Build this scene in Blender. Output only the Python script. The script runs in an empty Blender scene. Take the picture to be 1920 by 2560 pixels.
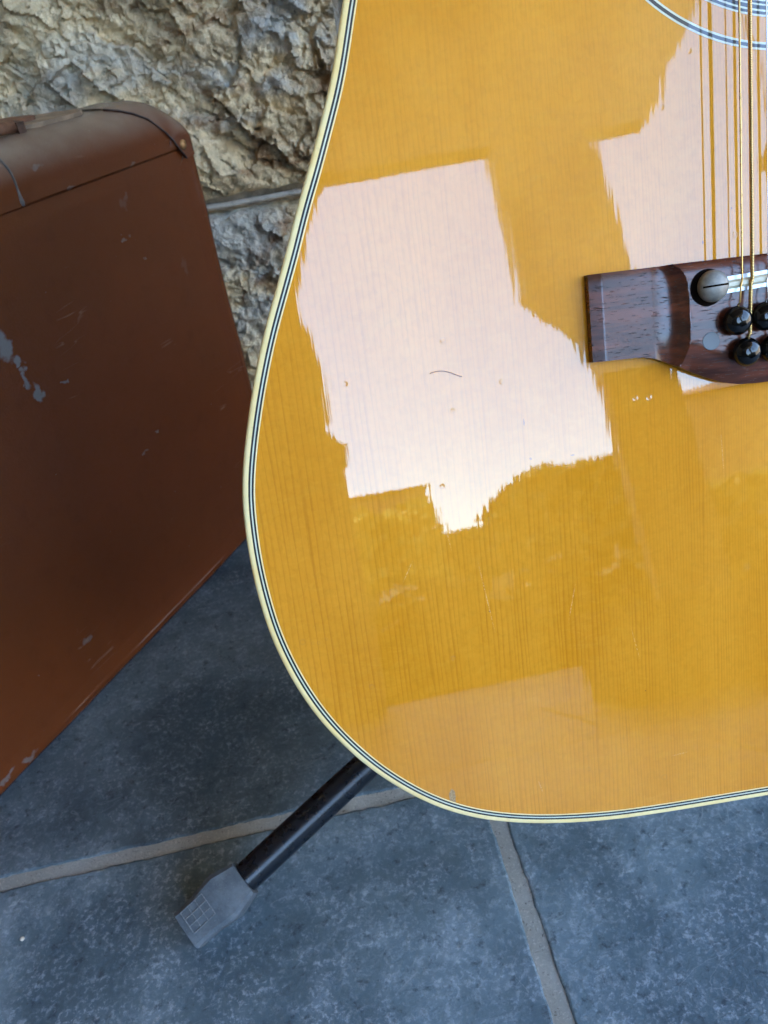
import bpy, bmesh, math, random
from math import sin, cos, pi, radians, sqrt, log
from mathutils import Vector, Matrix, noise as mn

SC = bpy.context.scene
COL = SC.collection
random.seed(7)

# ------------------------------------------------------------------ camera
cam_d = bpy.data.cameras.new('camera')
cam = bpy.data.objects.new('camera', cam_d)
COL.objects.link(cam)
cam.matrix_world = Matrix(((0.97794, 0.198686, -0.064468, 0.0),
                           (-0.165441, 0.548322, -0.819739, 0.0),
                           (-0.127522, 0.812322, 0.569097, 0.43),
                           (0, 0, 0, 1)))
cam_d.sensor_fit = 'VERTICAL'
cam_d.sensor_height = 34.6
cam_d.sensor_width = 25.95
cam_d.lens = 26.0
cam_d.clip_start = 0.01
cam_d.clip_end = 500
cam_d.dof.use_dof = True
cam_d.dof.focus_distance = 0.285
cam_d.dof.aperture_fstop = 24
SC.camera = cam

# ------------------------------------------------------------------ world, sun, exposure
SUN_EL, SUN_AZ = radians(62), radians(250)      # azimuth clockwise from +Y: sun over the garden, hidden by the porch roof
w = bpy.data.worlds.new('World')
SC.world = w
w.use_nodes = True
wn = w.node_tree
bg = wn.nodes['Background']
sky = wn.nodes.new('ShaderNodeTexSky')
sky.sky_type = 'NISHITA'
sky.sun_disc = False
sky.sun_elevation = SUN_EL
sky.sun_rotation = SUN_AZ
sky.air_density = 1.1
sky.dust_density = 0.0
sky.ozone_density = 1.2
wn.links.new(sky.outputs[0], bg.inputs[0])
bg.inputs[1].default_value = 0.12
sun_d = bpy.data.lights.new('sun', 'SUN')
sun_d.energy = 3.0
sun_d.angle = radians(0.5)
sun_d.color = (1.0, 0.95, 0.88)
sun = bpy.data.objects.new('sun', sun_d)
COL.objects.link(sun)
sdir = Vector((sin(SUN_AZ) * cos(SUN_EL), cos(SUN_AZ) * cos(SUN_EL), sin(SUN_EL)))
sun.rotation_euler = sdir.to_track_quat('Z', 'Y').to_euler()
sun.location = (0, -6, 12)
vs = SC.view_settings
vs.view_transform = 'Standard'
vs.look = 'None'
vs.exposure = 4.36
vs.gamma = 1.0
SC.cycles.max_bounces = 8
SC.cycles.diffuse_bounces = 5
SC.cycles.glossy_bounces = 4
SC.cycles.caustics_reflective = False
SC.cycles.caustics_refractive = False

# ------------------------------------------------------------------ helpers: objects
def link(o, parent=None):
    COL.objects.link(o)
    if parent is not None:
        o.parent = parent
    return o

def tag(o, label=None, cat=None, group=None, kind=None):
    if label: o['label'] = label
    if cat: o['category'] = cat
    if group: o['group'] = group
    if kind: o['kind'] = kind
    return o

def empty(name, loc=(0, 0, 0)):
    o = bpy.data.objects.new(name, None)
    o.location = loc
    o.empty_display_size = 0.05
    return link(o)

def obj(name, verts, faces, mat, parent=None, smooth=False, auto=None):
    me = bpy.data.meshes.new(name)
    me.from_pydata([tuple(v) for v in verts], [], faces)
    me.update()
    bm = bmesh.new(); bm.from_mesh(me)
    bmesh.ops.recalc_face_normals(bm, faces=bm.faces)
    bm.to_mesh(me); bm.free()
    me.materials.append(mat)
    if smooth:
        for p in me.polygons: p.use_smooth = len(p.vertices) < 12
        if auto is not None:
            try: me.set_sharp_from_angle(angle=radians(auto))
            except Exception: pass
    return link(bpy.data.objects.new(name, me), parent)

class MB:
    def __init__(s): s.v = []; s.f = []
    def add(s, v, f):
        n = len(s.v); s.v += [tuple(q) for q in v]; s.f += [tuple(i + n for i in q) for q in f]
        return s
    def box(s, a, b):
        (x0, y0, z0), (x1, y1, z1) = a, b
        return s.add([(x0, y0, z0), (x1, y0, z0), (x1, y1, z0), (x0, y1, z0), (x0, y0, z1), (x1, y0, z1), (x1, y1, z1), (x0, y1, z1)],
                     [(0, 3, 2, 1), (4, 5, 6, 7), (0, 1, 5, 4), (1, 2, 6, 5), (2, 3, 7, 6), (3, 0, 4, 7)])
    def prism_y(s, poly, y0, y1):           # polygon in x,z extruded along y
        n = len(poly)
        v = [(x, y0, z) for x, z in poly] + [(x, y1, z) for x, z in poly]
        f = [tuple(range(n)), tuple(range(2 * n - 1, n - 1, -1))] + [(i, (i + 1) % n, n + (i + 1) % n, n + i) for i in range(n)]
        return s.add(v, f)
    def tube(s, pts, r, k=10, cap=True):
        pts = [Vector(p) for p in pts]
        rs = r if isinstance(r, (list, tuple)) else [r] * len(pts)
        v = []; f = []; up = None
        for i, p in enumerate(pts):
            t = (pts[min(i + 1, len(pts) - 1)] - pts[max(i - 1, 0)]).normalized()
            if up is None:
                up = Vector((0, 0, 1)) if abs(t.z) < 0.9 else Vector((1, 0, 0))
            a = t.cross(up).normalized(); b = a.cross(t).normalized(); up = b
            for j in range(k):
                th = 2 * pi * j / k
                v.append(p + a * (rs[i] * cos(th)) + b * (rs[i] * sin(th)))
        for i in range(len(pts) - 1):
            for j in range(k):
                f.append((i * k + j, i * k + (j + 1) % k, (i + 1) * k + (j + 1) % k, (i + 1) * k + j))
        if cap:
            f.append(tuple(range(k))[::-1]); f.append(tuple(range((len(pts) - 1) * k, len(pts) * k)))
        return s.add(v, f)
    def lathe(s, prof, k=24, at=(0, 0, 0), cap=True):   # prof: (radius, z)
        v = []; f = []
        for r, z in prof:
            for j in range(k):
                th = 2 * pi * j / k
                v.append((at[0] + r * cos(th), at[1] + r * sin(th), at[2] + z))
        for i in range(len(prof) - 1):
            for j in range(k):
                f.append((i * k + j, i * k + (j + 1) % k, (i + 1) * k + (j + 1) % k, (i + 1) * k + j))
        if cap:
            f.append(tuple(range(k))[::-1]); f.append(tuple(range((len(prof) - 1) * k, len(prof) * k)))
        return s.add(v, f)
    def build(s, name, mat, parent=None, smooth=False, auto=None):
        return obj(name, s.v, s.f, mat, parent, smooth, auto)

# ------------------------------------------------------------------ helpers: materials
class NT:
    def __init__(s, name):
        s.m = bpy.data.materials.new(name); s.m.use_nodes = True
        s.t = s.m.node_tree; s.p = s.t.nodes['Principled BSDF']
    def put(s, sock, val):
        if isinstance(val, bpy.types.NodeSocket): s.t.links.new(val, sock)
        elif val is not None:
            if sock.type == 'RGBA' and len(val) == 3: val = (*val, 1)
            sock.default_value = val
    def n(s, typ, ins=None, out=0, **props):
        nd = s.t.nodes.new('ShaderNode' + typ)
        for k, v in props.items(): setattr(nd, k, v)
        for k, v in (ins or {}).items(): s.put(nd.inputs[k], v)
        return nd.outputs[out]
    def math(s, op, a, b=None, c=None, clamp=False):
        return s.n('Math', {i: v for i, v in enumerate((a, b, c)) if v is not None}, operation=op, use_clamp=clamp)
    def vmath(s, op, a, b=None, out=0):
        nd = s.t.nodes.new('ShaderNodeVectorMath'); nd.operation = op
        s.put(nd.inputs[0], a)
        if b is not None:
            s.put(nd.inputs['Scale' if op == 'SCALE' else 1], b)
        return nd.outputs[out]
    def mix(s, fac, a, b, blend='MIX'):
        nd = s.t.nodes.new('ShaderNodeMix'); nd.data_type = 'RGBA'; nd.blend_type = blend
        s.put(nd.inputs[0], fac); s.put(nd.inputs[6], a); s.put(nd.inputs[7], b)
        return nd.outputs[2]
    def ramp(s, fac, stops):
        nd = s.t.nodes.new('ShaderNodeValToRGB'); cr = nd.color_ramp
        while len(cr.elements) < len(stops): cr.elements.new(0.5)
        for e, (p, c) in zip(cr.elements, stops):
            e.position = p
            e.color = (*c, 1) if isinstance(c, (tuple, list)) else (c, c, c, 1)
        s.put(nd.inputs[0], fac); return nd.outputs[0]
    def step(s, v, a, b):                 # smooth 0..1 between a and b
        return s.n('MapRange', {0: v, 1: a, 2: b, 3: 0.0, 4: 1.0}, interpolation_type='SMOOTHSTEP')
    def obj(s): return s.n('TexCoord', out=3)
    def scale(s, vec, sc): return s.n('Mapping', {0: vec, 3: sc})
    def noise(s, vec, scale, detail=4, rough=0.55, dist=0.0, out=0):
        return s.n('TexNoise', {'Vector': vec, 'Scale': scale, 'Detail': detail, 'Roughness': rough, 'Distortion': dist}, out)
    def bump(s, h, strength, dist, normal=None):
        return s.n('Bump', {'Height': h, 'Strength': strength, 'Distance': dist, 'Normal': normal})
    def set(s, **kw):
        names = dict(color='Base Color', rough='Roughness', metal='Metallic', spec='Specular IOR Level', normal='Normal',
                     coat='Coat Weight', coat_rough='Coat Roughness', coat_normal='Coat Normal', coat_ior='Coat IOR', sheen='Sheen Weight')
        for k, v in kw.items(): s.put(s.p.inputs[names[k]], v)
        return s.m

def plain(name, color, rough=0.5, metal=0.0, spec=0.5, var=0.12, sc=60, bump=0.0, bd=0.0005, coat=0.0, coat_rough=0.05):
    t = NT(name); o = t.obj()
    nz = t.noise(o, sc, 5)
    c = t.mix(t.step(nz, 0.3, 0.7), tuple(q * (1 - var) for q in color), tuple(min(1, q * (1 + var)) for q in color))
    t.set(color=c, rough=t.math('MULTIPLY_ADD', nz, 0.15, rough - 0.07), metal=metal, spec=spec, coat=coat, coat_rough=coat_rough)
    if bump: t.set(normal=t.bump(t.noise(o, sc * 3, 4), bump, bd))
    return t.m

# ------------------------------------------------------------------ SETTING: slate floor
GX0 = -0.0095        # guitar centre line in guitar space
def mat_slate(name='slate', tone=1.0):
    t = NT(name)
    geo = t.n('NewGeometry', out=0)
    rnd = t.n('ObjectInfo', out=5)
    off = t.n('CombineXYZ', {0: t.math('MULTIPLY', rnd, 7.0), 1: t.math('MULTIPLY', rnd, 13.0)})
    p = t.vmath('ADD', geo, off)
    big = t.noise(p, 7, 4, 0.6, 0.6)
    mid = t.noise(p, 42, 8, 0.72, 0.35)
    spk = t.noise(p, 300, 6, 0.72, 0.25)
    fine = t.noise(p, 900, 3, 0.6)
    base = t.mix(t.step(big, 0.36, 0.64), (0.068, 0.102, 0.120), (0.155, 0.208, 0.228))
    blot = t.math('MULTIPLY', t.step(mid, 0.40, 0.80), t.step(big, 0.25, 0.65))
    base = t.mix(t.math('MULTIPLY', blot, 0.6), base, (0.34, 0.40, 0.44))
    sp = t.math('MAXIMUM', t.math('MULTIPLY', t.step(spk, 0.48, 0.63), t.math('MULTIPLY_ADD', t.step(mid, 0.38, 0.64), 0.85, 0.12)), t.math('MULTIPLY', t.step(t.noise(p, 140, 6, 0.75, 0.35), 0.52, 0.68), t.math('MULTIPLY', t.step(big, 0.32, 0.6), 0.7)))
    base = t.mix(t.math('MULTIPLY', sp, 0.55), base, (0.50, 0.54, 0.57))
    dk = t.step(t.noise(p, 130, 5, 0.7), 0.54, 0.70)
    base = t.mix(t.math('MULTIPLY', dk, 0.75), base, (0.030, 0.042, 0.054))
    # long pale scratches
    d1 = t.noise(p, 14, 3, 0.5)
    ln = t.math('ABSOLUTE', t.math('SUBTRACT', t.noise(t.scale(p, (9, 23, 9)), 1.0, 4, 0.6, 1.2), 0.5))
    sc = t.math('MULTIPLY', t.math('SUBTRACT', 1.0, t.step(ln, 0.0, 0.006)), t.step(d1, 0.5, 0.62))
    base = t.mix(t.math('MULTIPLY', sc, 0.5), base, (0.33, 0.35, 0.36))
    rust = t.step(t.noise(p, 26, 4, 0.6, 0.4), 0.735, 0.80)
    base = t.mix(t.math('MULTIPLY', rust, 0.6), base, (0.17, 0.075, 0.03))
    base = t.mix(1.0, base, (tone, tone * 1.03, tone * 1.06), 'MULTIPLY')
    h = t.math('ADD', t.math('MULTIPLY', mid, 1.2), t.math('ADD', t.math('MULTIPLY', spk, 0.5), t.math('MULTIPLY', fine, 0.22)))
    t.set(color=base, rough=t.math('MULTIPLY_ADD', spk, 0.35, 0.30), spec=0.45, normal=t.bump(h, 0.55, 0.0016))
    return t.m
M_slate = mat_slate()
M_slate_shade = mat_slate('shade_slate', 0.72)  # darker copy: shade under the guitar and on front rows put into colour
def mat_grout():
    t = NT('grout'); geo = t.n('NewGeometry', out=0)
    a = t.noise(geo, 30, 4); b = t.noise(geo, 620, 5, 0.8)
    c = t.mix(t.step(a, 0.3, 0.7), (0.48, 0.45, 0.385), (0.62, 0.59, 0.52))
    c = t.mix(t.step(b, 0.52, 0.68), c, (0.78, 0.72, 0.63))
    c = t.mix(t.step(t.noise(geo, 330, 4, 0.7), 0.58, 0.72), c, (0.20, 0.18, 0.15))
    t.set(color=c, rough=0.92, spec=0.2, normal=t.bump(b, 1.0, 0.003))
    return t.m
M_grout = mat_grout()

def build_floor():
    root = obj('floor', *box_vf((-2.4, -2.75, -0.06), (3.8, 0.775, -0.0011)), M_grout)
    tag(root, kind='structure')
    ys = [-2.74, -2.10, -1.52, -0.92, -0.30, 0.3007, 0.77]
    gap = 0.0092
    for r in range(len(ys) - 1):
        y0 = ys[r] + (gap if r else 0); y1 = ys[r + 1]
        y0 = 0.3095 if r == 5 else y0
        xs = [-2.4]
        if r == 4: xs += [-1.55, -0.84, 0.0566, 0.72, 1.5, 2.3, 3.1]
        elif r == 5: xs += [-1.9, -1.2, -0.52, 0.33, 0.98, 1.7, 2.5, 3.2]
        else:
            x = -2.4
            while x < 3.2:
                x += random.uniform(0.55, 0.85); xs.append(x)
        xs = [x for x in xs if x < 3.75] + [3.8]
        for i in range(len(xs) - 1):
            slate(root, xs[i] + (gap if i else 0), xs[i + 1], y0, y1, M_slate_shade if (r < 3 or r == 5 or (r + i * 3) % 5 == 1) and not (r == 4 and 1 < i < 5) else M_slate)

def box_vf(a, b):
    m = MB().box(a, b); return m.v, m.f

def slate(root, x0, x1, y0, y1, mat):
    near = (x0 < 0.5 and x1 > -0.6 and y1 > -0.1)
    st = 0.004 if near else 0.03
    edge = []
    def side(ax, ay, bx, by):
        L = math.hypot(bx - ax, by - ay); n = max(2, int(L / st))
        for i in range(n):
            f = i / n; edge.append((ax + (bx - ax) * f, ay + (by - ay) * f))
    side(x0, y0, x1, y0); side(x1, y0, x1, y1); side(x1, y1, x0, y1); side(x0, y1, x0, y0)
    cx, cy = (x0 + x1) / 2, (y0 + y1) / 2
    rings = [(0.0, -0.012), (0.0, -0.0016), (0.0006, -0.0006), (0.0016, -0.00012), (0.0042, 0.0)]
    v = []; n = len(edge)
    for t, z in rings:
        for (x, y) in edge:
            nx, ny = mn.noise(Vector((x * 45, y * 45, 1.3))), mn.noise(Vector((x * 45, y * 45, 9.7)))
            mx, my = mn.noise(Vector((x * 190, y * 190, 4.3))), mn.noise(Vector((x * 190, y * 190, 2.7)))
            tt = t * (1 + 0.8 * nx)
            px = x + 0.0005 * nx + 0.0010 * mx; py = y + 0.0005 * ny + 0.0010 * my
            px += tt * (1 if x < cx else -1) * min(1, abs(x - cx) / (abs(x1 - x0) / 2) if abs(abs(x - cx) - abs(x1 - x0) / 2) < 0.006 else 0)
            py += tt * (1 if y < cy else -1) * min(1, abs(y - cy) / (abs(y1 - y0) / 2) if abs(abs(y - cy) - abs(y1 - y0) / 2) < 0.006 else 0)
            v.append((px, py, z))
    f = []
    for k in range(len(rings) - 1):
        for i in range(n):
            f.append((k * n + i, k * n + (i + 1) % n, (k + 1) * n + (i + 1) % n, (k + 1) * n + i))
    f.append(tuple(range((len(rings) - 1) * n, len(rings) * n)))
    obj('tile', v, f, mat, root)
build_floor()

# garden ground beyond the porch
def mat_lawn():
    t = NT('lawn'); geo = t.n('NewGeometry', out=0)
    a = t.noise(geo, 1.2, 5); b = t.noise(geo, 60, 4, 0.7)
    c = t.mix(t.step(a, 0.3, 0.7), (0.026, 0.034, 0.012), (0.05, 0.05, 0.018))
    c = t.mix(t.math('MULTIPLY', b, 0.5), c, (0.03, 0.045, 0.012))
    t.set(color=c, rough=0.9, spec=0.2, normal=t.bump(b, 1.0, 0.02))
    return t.m
M_lawn = mat_lawn()
g = obj('ground', *box_vf((-200, -220, -0.4), (200, 40, -0.16)), M_lawn); tag(g, kind='structure')

M_pave = plain('pale_paving', (0.46, 0.40, 0.32), 0.85, sc=6, bump=0.3, bd=0.003)
g = obj('bounce_paving', *box_vf((3.81, -4.6, -0.3), (9.0, 3.0, -0.03)), M_pave); tag(g, kind='structure')  # unseen pale yard, added to bounce warm sunlight into the porch
gw = obj('bounce_wall', *box_vf((7.0, -7.0, -0.2), (7.3, 3.0, 1.9)), M_pave); tag(gw, 'unseen low pale wall right of the porch, added to bounce warm sunlight', 'wall')  # unseen, added as a sunlit warm reflector

# ------------------------------------------------------------------ STONE WALL
def mat_stone():
    t = NT('split_stone'); geo = t.n('NewGeometry', out=0)
    rnd = t.n('ObjectInfo', out=5)
    p = t.vmath('ADD', geo, t.n('CombineXYZ', {0: t.math('MULTIPLY', rnd, 5.0)}))
    rot = t.n('Mapping', {0: p, 2: (0, radians(32), 0), 3: (1, 1, 2.2)})
    a = t.noise(rot, 9, 5, 0.6, 0.7); b = t.noise(rot, 24, 6, 0.65, 0.5); c = t.noise(p, 110, 5, 0.7, 0.4); d = t.noise(p, 420, 4, 0.7)
    col = t.ramp(a, [(0.22, (0.185, 0.180, 0.175)), (0.42, (0.33, 0.285, 0.20)), (0.56, (0.43, 0.385, 0.28)), (0.72, (0.26, 0.25, 0.235)), (0.85, (0.35, 0.36, 0.36))])
    blue = t.step(t.noise(p, 6.5, 4, 0.55, 0.8), 0.55, 0.66)
    col = t.mix(t.math('MULTIPLY', blue, 0.7), col, (0.25, 0.29, 0.33))
    col = t.mix(t.math('MULTIPLY', t.step(b, 0.56, 0.70), 0.6), col, (0.52, 0.49, 0.41))
    rust = t.step(t.noise(t.scale(p, (1, 1, 1.6)), 13, 5, 0.6, 1.0), 0.56, 0.70)
    col = t.mix(t.math('MULTIPLY', rust, 0.75), col, (0.135, 0.070, 0.030))
    col = t.mix(t.math('MULTIPLY', t.step(c, 0.54, 0.70), 0.7), col, (0.09, 0.075, 0.06))
    col = t.mix(t.math('MULTIPLY', t.step(d, 0.55, 0.7), 0.4), col, (0.58, 0.55, 0.48))
    col = t.mix(1.0, col, (2.05, 1.84, 1.52), 'MULTIPLY')
    h = t.math('ADD', t.math('ADD', t.math('MULTIPLY', c, 1.0), t.math('MULTIPLY', d, 0.35)), t.math('MULTIPLY', t.n('TexVoronoi', {'Vector': t.vmath('ADD', p, t.vmath('SCALE', t.n('TexNoise', {'Vector': p, 'Scale': 90.0}, 1), 0.012)), 'Scale': 150.0}), 0.7))
    t.set(color=col, rough=0.8, spec=0.3, normal=t.bump(h, 0.9, 0.005))
    return t.m
M_stone = mat_stone()
M_mortar = plain('mortar', (0.46, 0.43, 0.37), 0.9, spec=0.2, var=0.25, sc=90, bump=0.7, bd=0.002)
M_tuck = plain('tuck_pointing', (0.52, 0.49, 0.43), 0.85, spec=0.2, var=0.18, sc=120, bump=0.6, bd=0.001)

def h1(v, k):
    return mn.cell(Vector((v.x * 7.13 + k * 3.7, v.y * 5.31 - k * 1.9, v.z * 3.77 + k)))
def facets(q, k):
    ds, ps = mn.voronoi(q)
    c = ps[0]
    r1, r2, r3 = mn.random_unit_vector if False else None, None, None
    a = mn.noise(c * 3.71 + Vector((k, 1.1, 0))); b = mn.noise(c * 4.13 + Vector((7.7, k, 0))); e = mn.noise(c * 2.91 + Vector((3.3, 9.9, k)))
    dv = q - c
    return e * 0.9 + dv.x * a * 2.2 + dv.y * b * 2.2
def rock(x, z, seed):
    th = radians(33)
    u = x * cos(th) - z * sin(th); s = x * sin(th) + z * cos(th)
    w1 = 0.006 * mn.noise(Vector((x * 40, z * 40, seed))); w2 = 0.006 * mn.noise(Vector((x * 40, z * 40, seed + 5)))
    w1 += 0.0016 * mn.noise(Vector((x * 210, z * 210, seed))); w2 += 0.0016 * mn.noise(Vector((x * 210, z * 210, seed + 3)))
    q1 = Vector(((u + w1) * 11, (s + w2) * 17, seed)); q2 = Vector(((u + w1) * 30, (s + w2) * 46, seed + 2)); q3 = Vector(((u + w1) * 85, (s + w2) * 110, seed + 4))
    h = 0.011 * facets(q1, seed) + 0.0070 * facets(q2, seed + 1) + 0.0036 * facets(q3, seed + 2)
    h += 0.007 * mn.fractal(Vector((x * 14, z * 16, seed)), 0.8, 2.1, 5)
    h += 0.0016 * mn.fractal(Vector((x * 120, z * 150, seed)), 0.7, 2.1, 3)
    return h
def stone(root, x0, x1, z0, z1, seed, step, yw=0.775):
    nx = max(6, int((x1 - x0) / step)); nz = max(5, int((z1 - z0) / step))
    v = []; f = []
    for j in range(nz + 1):
        for i in range(nx + 1):
            fx, fz = i / nx, j / nz
            x = x0 + (x1 - x0) * fx; z = z0 + (z1 - z0) * fz
            e = min(x - x0, x1 - x, z - z0, z1 - z)
            k = 1 - math.exp(-e / 0.011)
            h = rock(x, z, seed)
            y = yw - 0.004 - k * (0.018 + h)
            if e < 1e-6: y = yw + 0.02
            jx = 0.003 * mn.noise(Vector((x * 60, z * 60, seed))) * (1 if e < 0.01 else 0)
            v.append((x + jx, y, z + jx))
    for j in range(nz):
        for i in range(nx):
            a = j * (nx + 1) + i
            f.append((a, a + 1, a + nx + 2, a + nx + 1))
    o = obj('stone', v, f, M_stone, root, smooth=True, auto=42)
    return o
wall = empty('stone_wall', (0, 0.8, 0))
tag(wall, 'rough split-stone house wall with pale pointed mortar joint, behind suitcase and guitar', 'wall')
def wadd(o):
    o.matrix_parent_inverse = Matrix.Translation((0, -0.8, 0))
wadd(MB().box((-2.4, 0.79, -0.06), (3.8, 1.1, 3.1)).build('mortar', M_mortar, wall))
JZ = [0.0, 0.272, 0.572, 0.86, 1.2, 1.55, 1.9, 2.3, 2.7, 3.08]
GAPZ = 0.014
for r in range(len(JZ) - 1):
    z0, z1 = JZ[r] + GAPZ / 2, JZ[r + 1] - GAPZ / 2
    if r == 0: cuts = [-2.4, -1.8, -1.1, -0.62, -0.16, 0.30, 0.8, 1.4, 2.0, 2.7, 3.3, 3.8]
    elif r == 1: cuts = [-2.4, -1.9, -1.3, -0.85, -0.36, 0.19, 0.62, 1.1, 1.8, 2.4, 3.0, 3.8]
    else:
        cuts = [-2.4]
        while cuts[-1] < 3.1: cuts.append(cuts[-1] + random.uniform(0.4, 0.75))
        cuts.append(3.8)
    for i in range(len(cuts) - 1):
        main = (r == 0 and i == 4) or (r == 1 and i == 4)
        wadd(stone(wall, cuts[i] + GAPZ / 2, cuts[i + 1] - GAPZ / 2, z0, z1, 1.7 + r * 3.1 + i * 1.37, 0.0015 if main else (0.02 if r < 3 else 0.045)))
# raised tuck line that runs along the bed joint
for r in range(1, 4):
    pts = []; n = 300
    for i in range(n + 1):
        x = -2.3 + 6.0 * i / n
        pts.append((x, 0.776, JZ[r] + 0.0012 * mn.noise(Vector((x * 9, r, 0))) + 0.0006 * mn.noise(Vector((x * 60, r, 3)))))
    m = MB(); m.tube(pts, 0.0024, 8)
    wadd(m.build('pointing', M_tuck, wall, smooth=True))

# ------------------------------------------------------------------ PORCH AND GARDEN (seen as reflections, and what lets the light in)
M_plaster = plain('porch_plaster', (0.82, 0.76, 0.64), 0.8, sc=8, bump=0.3, bd=0.002)
M_board = plain('ceiling_timber', (0.26, 0.18, 0.115), 0.7, sc=12)
M_render = plain('porch_render', (0.27, 0.22, 0.17), 0.85, sc=8, bump=0.3, bd=0.002)
M_timber = plain('porch_timber', (0.10, 0.065, 0.04), 0.6, sc=25, bump=0.4, bd=0.001)
porch = empty('porch', (0.6, -2.5, 0)); tag(porch, 'plastered porch with timber posts and gabled front over the slate floor', 'porch')
def padd(o): o.matrix_parent_inverse = Matrix.Translation((-0.6, 2.5, 0)); return o
padd(MB().box((-2.5, -2.5, 3.1), (2.35, 0.82, 3.2)).box((-2.5, -3.4, 3.1), (1.55, -2.5005, 3.2)).build('ceiling', M_board, porch))
padd(MB().prism_y([(-2.5, 2.205), (1.58, 2.19), (1.68, 2.28), (1.76, 2.46), (1.86, 2.56), (2.02, 2.82), (2.22, 3.095), (-2.5, 3.095)], -2.50, -2.41).build('fascia', M_plaster, porch))
padd(MB().prism_y([(-0.5, 0), (0.018, 0), (0.018, 0.85), (0.022, 0.945), (0.044, 0.96), (0.053, 1.032), (0.027, 1.045), (0.0, 1.081), (-0.018, 1.122), (0.004, 1.156), (0.007, 1.213), (0.011, 1.309), (0.011, 1.388), (-0.001, 1.45), (-0.001, 1.501), (-0.026, 1.554), (-0.031, 1.651), (-0.029, 1.683), (0.011, 1.809), (0.049, 1.949), (0.07, 1.991), (0.102, 2.05), (0.13, 2.11), (0.167, 2.162), (0.227, 2.2), (0.286, 2.2035), (-0.5, 2.2035)], -2.47, -2.41).build('left_reflection_mask', M_render, porch))  # unseen stand-in, outline shaped to cut the left edge of the reflected sky
padd(MB().prism_y([(1.10, 0), (1.405, 0), (1.401, 1.0), (1.395, 1.12), (1.112, 1.12)], -2.502, -2.414).build('post_dark_half', M_timber, porch))  # lower half of the post made dark, added to dim its reflection
padd(MB().prism_y([(1.112, 1.1202), (1.395, 1.1202), (1.345, 1.6), (1.338, 2.203), (0.887, 2.203), (0.882, 1.51), (1.07, 1.29)], -2.502, -2.414).build('post', M_plaster, porch))
padd(MB().box((-2.5, -2.70, -0.1), (-0.502, -2.51, 2.198)).build('wing_wall', M_render, porch))
padd(MB().box((-2.5, -2.498, -0.1), (-2.402, 0.77, 3.098)).build('side_wall', M_render, porch))
padd(MB().box((1.5, 0.22, -0.002), (1.7, 0.74, 3.098)).build('light_block_wall', M_render, porch))  # unseen wall, added to stop light coming along from the right
# hanging lantern by the right bay
lan = empty('lantern', (2.16, -2.45, 1.72)); tag(lan, 'dark metal lantern hanging from the porch gable', 'lantern')
M_iron = plain('lantern_iron', (0.03, 0.03, 0.03), 0.5, 0.6)
MB().lathe([(0.02, 0), (0.11, 0.01), (0.12, 0.03), (0.10, 0.21), (0.13, 0.22), (0.03, 0.30), (0.01, 0.32)], 6).build('housing', M_iron, lan)
MB().tube([(0, 0, 0.31), (0, 0, 1.37)], 0.006, 6).build('chain', M_iron, lan)
# low timber planter trough, unseen, added to keep bright floor out of the guitar reflection
pl = empty('blocker', (1.1, -1.35, 0)); tag(pl, 'low dark timber planter trough, unseen, added to hide the lit floor in reflections', 'blocker')
for a, b in (((-.58, -.15, .002), (.6, -.12, .21)), ((-.58, .12, .002), (.6, .15, .21)), ((-.58, -.118, .002), (-.55, .118, .21)), ((.57, -.118, .002), (.6, .118, .21))):
    MB().box(a, b).build('board', M_timber, pl)
M_soil = plain('soil', (0.03, 0.022, 0.016), 0.95, spec=0.1, sc=80, bump=0.8, bd=0.01)
MB().box((-.548, -.117, .01), (.568, .117, .18)).build('soil', M_soil, pl)

M_wallp = plain('house_brick', (0.13, 0.09, 0.07), 0.85, sc=4)
M_roof = plain('roof_tiles', (0.12, 0.07, 0.05), 0.8, sc=10)
M_glass = plain('window_glass', (0.03, 0.035, 0.04), 0.12)
M_frame = plain('window_frame', (0.12, 0.12, 0.11), 0.5)
def house(name, label, x0, x1, y, h, depth, ridge, hip=0.0):
    r = empty(name, ((x0 + x1) / 2, y, -0.16)); tag(r, label, 'house')
    w2 = (x1 - x0) / 2
    MB().box((-w2, -depth, 0), (w2, 0, h)).build('wall', M_wallp, r)
    ov = 0.15
    rf = MB().add([(-w2 - ov, ov, h + .01), (w2 + ov, ov, h + .01), (w2 + ov, -depth - ov, h + .01), (-w2 - ov, -depth - ov, h + .01),
              (-w2 + hip, -depth * .5, h + ridge), (w2 - hip, -depth * .5, h + ridge)],
             [(0, 1, 5, 4), (2, 3, 4, 5), (1, 2, 5), (3, 0, 4), (0, 3, 2, 1)]).build('roof', M_roof, r)
    for k in (-0.5, 0.45):
        f = MB().box((w2 * k - .6, 0.002, 1.0), (w2 * k + .6, 0.05, 2.0)).build('window', M_frame, r)
        MB().box((w2 * k - .52, 0.052, 1.07), (w2 * k + .52, 0.06, 1.93)).build('pane', M_glass, f)
house('neighbouring_house', 'low neighbouring house with hipped tiled roof across the garden, on the left', -9.0, 1.5, -14.0, 3.3, 6.0, 0.7, 2.5)
house('garden_cottage', 'small cottage across the garden, right of the gap', 3.2, 5.35, -14.0, 3.0, 4.0, 0.1, 0.8)
house('tall_house', 'taller rendered house across the garden, at the far right', 6.75, 15.0, -14.4, 4.15, 3.0, 0.6, 2.0)
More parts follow.
